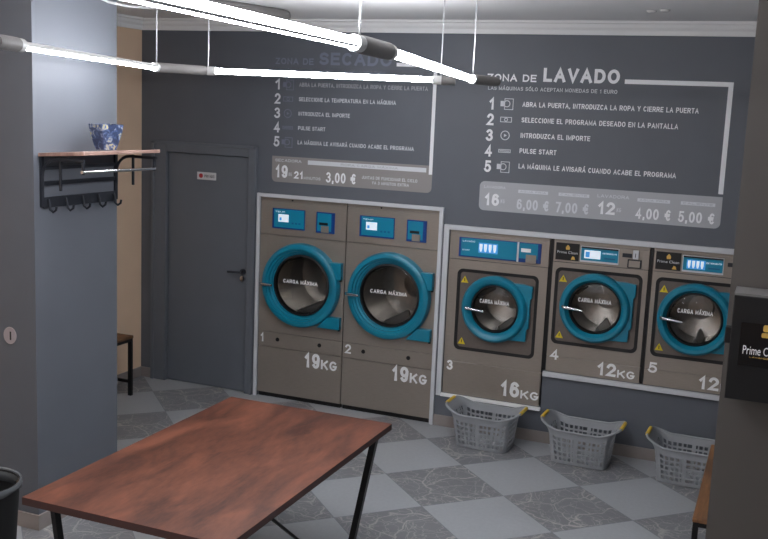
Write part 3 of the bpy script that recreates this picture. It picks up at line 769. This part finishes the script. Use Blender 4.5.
basket((4.625, -.30, .0015), -.02, 'grey plastic laundry basket under washer 5, partly behind the pillar')

# ---------------------------------------------------------------- table
t = thing('work_table', 'long red-brown wooden table with slanted black metal legs', 'table', (2.61, -3.2, 0))
TX0, TX1, TY0, TY1 = 2.085, 3.135, -4.085, -2.31
bm = bmesh.new(); addbox(bm, TX0, TX1, TY0, TY1, .716, .7495); o = finish('table_edge', bm, edge_m, t)
bm = bmesh.new(); addbox(bm, TX0, TX1, TY0, TY1, .7497, .7507); finish('tabletop', bm, table_m, t)
for y in (TY1 - .10, TY0 + .10):
    bar('leg', (TX1 - .055, y, .716), (TX1 - .185, y, 0), .034, .036, blackmetal_m, t)
    bar('leg', (TX0 + .09, y, .716), (TX0 + .20, y, 0), .024, .036, blackmetal_m, t)
    bar('leg_rail', (TX0 + .06, y, .704), (TX1 - .05, y, .704), .024, .04, blackmetal_m, t)
bar('brace', (2.65, -3.37, .713), (2.65, -2.46, 0.001), .014, .014, blackmetal_m, t)

# ---------------------------------------------------------------- benches
def bench(x0, x1, y0, y1, zt, label):
    t = thing('bench', label, 'bench', ((x0 + x1) / 2, (y0 + y1) / 2, 0))
    box('seat', x0, x1, y0, y1, zt - .025, zt, bench_m, t, bevel=.004)
    for x in (x0 + .018, x1 - .018):
        for y in (y0 + .02, y1 - .02): box('leg', x - .015, x + .015, y - .015, y + .015, 0, zt - .05, blackmetal_m, t)
    bm = bmesh.new()
    for x in (x0 + .018, x1 - .018): addbox(bm, x - .014, x + .014, y0 + .005, y1 - .005, zt - .05, zt - .025)
    for y in (y0 + .02, y1 - .02): addbox(bm, x0 + .032, x1 - .032, y - .014, y + .014, zt - .05, zt - .025)
    finish('seat_rail', bm, blackmetal_m, t)
    for y in (y0 + .02, y1 - .02): box('stretcher', x0 + .034, x1 - .034, y - .01, y + .01, .11, .135, blackmetal_m, t)
    box('stretcher', (x0 + x1) / 2 - .01, (x0 + x1) / 2 + .01, y0 + .03, y1 - .03, .11, .135, blackmetal_m, t)
    return t
bench(-.232, .062, -1.95, -.535, .525, 'wood-topped bench with black legs by the beige wall')
bench(4.785, 5.19, -2.12, -.80, .45, 'wood-topped bench half hidden behind the right pillar')

# ---------------------------------------------------------------- coat rack and pot
t = thing('coat_rack', 'wall shelf with iron frame, rail and hooks on the left pillar', 'rack', (1.228, -2.65, 1.9))
px = 1.228; ya, yb = -2.985, -2.29; zt = 2.19
bm = bmesh.new(); addbox(bm, px, px + .318, ya, yb, zt - .02, zt)
for v in bm.verts:
    if v.co.x > px + .1: v.co.z += .022
finish('shelf', bm, shelf_m, t, bevel=.002)
for y in (ya + .02, yb - .02):
    box('upright', px, px + .014, y - .011, y + .011, 1.89, zt - .02, iron_m, t)
    arc = [(px + .012, y, 1.99)] + [(px + .012 + .10 * (1 - math.cos(a)), y, zt - .13 + .10 * math.sin(a)) for a in [PI / 2 * k / 6 for k in range(7)]] + [(px + .305, y, zt - .03)]
    tube('bracket', arc, .009, iron_m, t, 8)
    box('rail_hanger', px + .285, px + .297, y - .006, y + .006, 2.085, zt - .02, iron_m, t)
    box('drop_bar', px + .115, px + .127, y - .006 + .02, y + .006 + .02, 1.985, zt - .02, iron_m, t)
for z, h_ in ((2.105, .01), (2.02, .012), (1.912, .03)): box('cross_bar', px, px + .012, ya + .03, yb - .03, z - h_, z + h_, iron_m, t)
o = tube('hanging_rail', [(px + .291, ya + .01, 2.10), (px + .291, yb - .01, 2.095)], .009, chrome_m, t, 12)
for k in range(5):
    y = ya + .065 + k * .145
    tube('hook', [(px + .012, y, 1.93), (px + .022, y, 1.90), (px + .026, y, 1.872), (px + .045, y, 1.858), (px + .066, y, 1.872), (px + .07, y, 1.892)], .007, iron_m, t, 8)
# planter: square tapered pot with rounded corners
bm = bmesh.new(); rot = math.radians(-18); cx, cy = 1.40, -2.615; zt = 2.2095
def sq(r, z, rr):
    P = rrect(-r, r, -r, r, rr, 4); return [bm.verts.new((cx + a * math.cos(rot) - b_ * math.sin(rot), cy + a * math.sin(rot) + b_ * math.cos(rot), z)) for a, b_ in P]
rings = [sq(.044, zt + .001, .012), sq(.054, zt + .03, .014), sq(.070, zt + .10, .016), sq(.075, zt + .142, .017), sq(.077, zt + .147, .017), sq(.072, zt + .147, .015), sq(.066, zt + .10, .014), sq(.044, zt + .02, .01)]
for A, B in zip(rings, rings[1:]):
    for i in range(len(A)): bm.faces.new((A[i], A[(i + 1) % len(A)], B[(i + 1) % len(A)], B[i]))
bm.faces.new(rings[0][::-1]); bm.faces.new(rings[-1])
tag(finish('planter', bm, pot_m, smooth=False), 'blue painted pot with white and yellow figures on the wall shelf', 'pot')

# oval lock plate on the pillar front
t = thing('lock_plate', 'small oval metal lock plate on the left pillar front', 'lock', (1.044, -3.00, 1.14))
P = [(1.044 + .046 * math.cos(2 * PI * k / 28), 1.14 + .05 * math.sin(2 * PI * k / 28)) for k in range(28)]
slab('plate', P, -3.028, -3.02, lock_m, t, bevel=.003)
box('keyhole', 1.046, 1.056, -3.0295, -3.0275, 1.115, 1.165, black_m, t)

# ---------------------------------------------------------------- payment cabinet on the right pillar
t = thing('wall_cabinet', 'black wall cabinet with a gold and white logo label on right pillar', 'cabinet', (5.1, -3.04, 1.62))
box('body', 4.92, XR - .02, -3.215, -3.041, 1.41, 1.835, black_m, t, bevel=.004)
box('top_sheen_plate', 4.92, XR - .02, -3.21, -3.041, 1.8355, 1.845, mat('cabinet_sheen_grey', (120, 118, 116), .3), t)  # grey plate standing in for light reflected off the cabinet top
l = box('label_plate', 4.957, 5.19, -3.219, -3.215, 1.555, 1.73, mat('label_black', (22, 20, 22), .15), t)
slab('emblem', rrect(5.036, 5.066, 1.676, 1.696, .006, 3), -3.2205, -3.2185, gold_m, l)
slab('emblem', rrect(5.040, 5.062, 1.70, 1.728, .008, 3), -3.2205, -3.2185, gold_m, l)
text('lettering', 'Prime Clean', 4.972, 5.115, 1.603, 1.638, -3.2198, white_m, l, .01)
text('lettering', 'LAVANDERIA', 5.0, 5.10, 1.590, 1.596, -3.2198, gold_m, l, .01)
box('latch', 4.898, 4.921, -3.205, -3.16, 1.635, 1.70, black_m, t, bevel=.003)

# ---------------------------------------------------------------- waste bin
t = thing('waste_bin', 'black round waste bin with clear liner beside the left pillar', 'bin', (1.52, -3.80, 0))
bx_, by_ = 1.545, -3.79
bm = bmesh.new(); lathe_z(bm, [(0, .001), (.145, .001), (.15, .01), (.19, .60), (.197, .60), (.197, .615), (.186, .615), (.145, .02), (0, .02)], bx_, by_, 40); finish('bin_body', bm, bin_m, t, smooth=True)
bm = bmesh.new(); n = 60; cols = []
for k in range(n):
    a = 2 * PI * k / n; wv = .006 * math.sin(7 * a) + .004 * math.sin(13 * a + 1)
    low = .588 + .008 * math.sin(3 * a + 1) + wv * .5
    cols.append([bm.verts.new((bx_ + r * math.cos(a), by_ + r * math.sin(a), z)) for r, z in ((.178 + wv * .3, .56), (.183, .60), (.190, .622), (.200, .624), (.2045, .612), (.203 + wv * .3, low))])
for k in range(n):
    for i in range(5): bm.faces.new((cols[k][i], cols[(k + 1) % n][i], cols[(k + 1) % n][i + 1], cols[k][i + 1]))
o = finish('bin_liner', bm, liner_m, t, smooth=True); so = o.modifiers.new('thickness', 'SOLIDIFY'); so.thickness = .0015

# ---------------------------------------------------------------- pendant tube lights
ZL = 2.70
def lamp(ring, a, b, c0, c1, down, spin=0.0, wires=(0, 1), em=None):
    """one tube of a ring, from a to b (xy); c0/c1: connector beyond each end; spin: which way the light faces"""
    a = Vector((*a, ZL)); b = Vector((*b, ZL)); d = (b - a).normalized(); sd = Vector((-d.y, d.x, 0)); up = Vector((0, 0, 1)); r = .0175
    face = (up * -math.cos(spin) + sd * math.sin(spin)).normalized(); oth = d.cross(face)
    def arc(name, r0, a0, a1, mt, par, k=20, rin=0):
        bm = bmesh.new(); R_ = []
        for p in (a, b):
            rg = [bm.verts.new(p + (face * math.cos(q) + oth * math.sin(q)) * r0) for q in [a0 + (a1 - a0) * i / k for i in range(k + 1)]]
            rg.append(bm.verts.new(p + face * rin)); R_.append(rg)
        n_ = len(R_[0])
        for i in range(n_): bm.faces.new((R_[0][i], R_[0][(i + 1) % n_], R_[1][(i + 1) % n_], R_[1][i]))
        bm.faces.new(R_[0][::-1]); bm.faces.new(R_[1])
        return finish(name, bm, mt, par)
    t = arc('tube_housing', r, down, 2 * PI - down, hous_m, ring, rin=-.0015)
    arc('diffuser', r, -down, down, em or led_m, t)
    for p, s_, L_ in ((a, -1, c0), (b, 1, c1)):
        bm = bmesh.new(); addtube(bm, [p - d * s_ * .02, p + d * s_ * .035], .027, 20); finish('end_collar', bm, hous_m, t, bevel=.003)
        if L_:
            p0 = p + d * s_ * .035; e_ = Vector((*L_, ZL)) if isinstance(L_, tuple) else p + d * s_ * L_
            pts_ = [p0, p0.lerp(e_, .3), p0.lerp(e_, .6), p0.lerp(e_, .93), e_]
            bm = bmesh.new(); addtube(bm, pts_, [.029, .029, .029, .029, .025], 20); finish('connector', bm, conn_m, t, smooth=True)
    for w_ in wires:
        q = (a - d * .03) if w_ == 0 else (b + d * .03)
        wr = tube('hanging_wire', [q + up * .025, Vector((q.x, q.y, H - .012))], .0042, wire_m, ring, 6)
        bm = bmesh.new(); lathe_z(bm, [(0, H - .014), (.022, H - .014), (.025, H - .001), (0, H - .001)], q.x, q.y, 16); finish('wire_anchor', bm, hous_m, wr)
    return t
ring = thing('pendant_tube_light', 'ring of lit tube lights hung on thin wires in front of the wall signs', 'lamp', (2.8, -3.9, ZL))
lamp(ring, (2.150, -4.123), (1.522, -2.312), .22, (1.655, -1.957), 2.1, .7, (1,))
lamp(ring, (1.692, -1.945), (3.02, -1.529), .0, .12, 2.95, 2.8)
lamp(ring, (3.357, -1.866), (3.765, -4.130), (3.40, -1.50), (3.812, -4.497), 3.05, -2.0, (0,))
lamp(ring, (3.815, -4.53), (3.925, -6.30), .0, .1, 2.9, -2.2)
lamp(ring, (2.90, -6.20), (2.27, -4.45), .1, .0, 2.3, .7)
ring = thing('pendant_tube_light', 'added second ring of tube lights behind the viewer, unseen fill light', 'lamp', (2.5, -9.9, ZL))  # unseen ring added to throw fill light on the back wall
fill_led_m = mat('led_diffuser_fill', (255, 255, 255), .5, emis=TUBE * .4, emcol=(246, 248, 255))
for q_ in [((1.2, -8.9), (1.2, -10.9)), ((1.4, -11.2), (3.6, -11.2)), ((3.8, -10.9), (3.8, -8.9)), ((3.6, -8.6), (1.4, -8.6))]: lamp(ring, *q_, .0, .0, 2.5, 0, em=fill_led_m)
tag(tube('power_cable', [(1.95, -3.55, H), (1.88, -3.46, 3.04), (1.80, -3.25, 3.01), (1.715, -3.0, 2.998), (1.712, -2.80, 2.996), (1.745, -2.73, 3.0), (1.85, -2.69, 3.0), (2.0, -2.78, 3.02), (2.1, -2.88, 3.03), (2.2, -3.0, 3.12), (2.24, -3.05, H)], .006, wire_m),
    'loose white cable sagging under the ceiling near the left pillar', 'cable')
cn = tube('ceiling_canopy', [(1.30, -1.75, H - .045), (1.55, -.80, H - .045), (1.565, -.745, H - .045), (1.572, -.72, H - .045)], [.045, .045, .038, .015], conn_m, n=16)
tag(cn, 'long dark canopy bar fixed under the ceiling', 'canopy')
for x, y, lb in ((4.17, -.74, 'small white ceiling fitting, left one of the close pair'), (4.26, -.80, 'small white ceiling fitting, right one of the close pair')):
    bm = bmesh.new(); lathe_z(bm, [(0, H - .016), (.018, H - .016), (.03, H - .01), (.034, H - .0005), (0, H - .0005)], x, y, 20); tag(finish('ceiling_fitting', bm, hous_m, smooth=True), lb, 'fitting', 'pair of ceiling fittings')
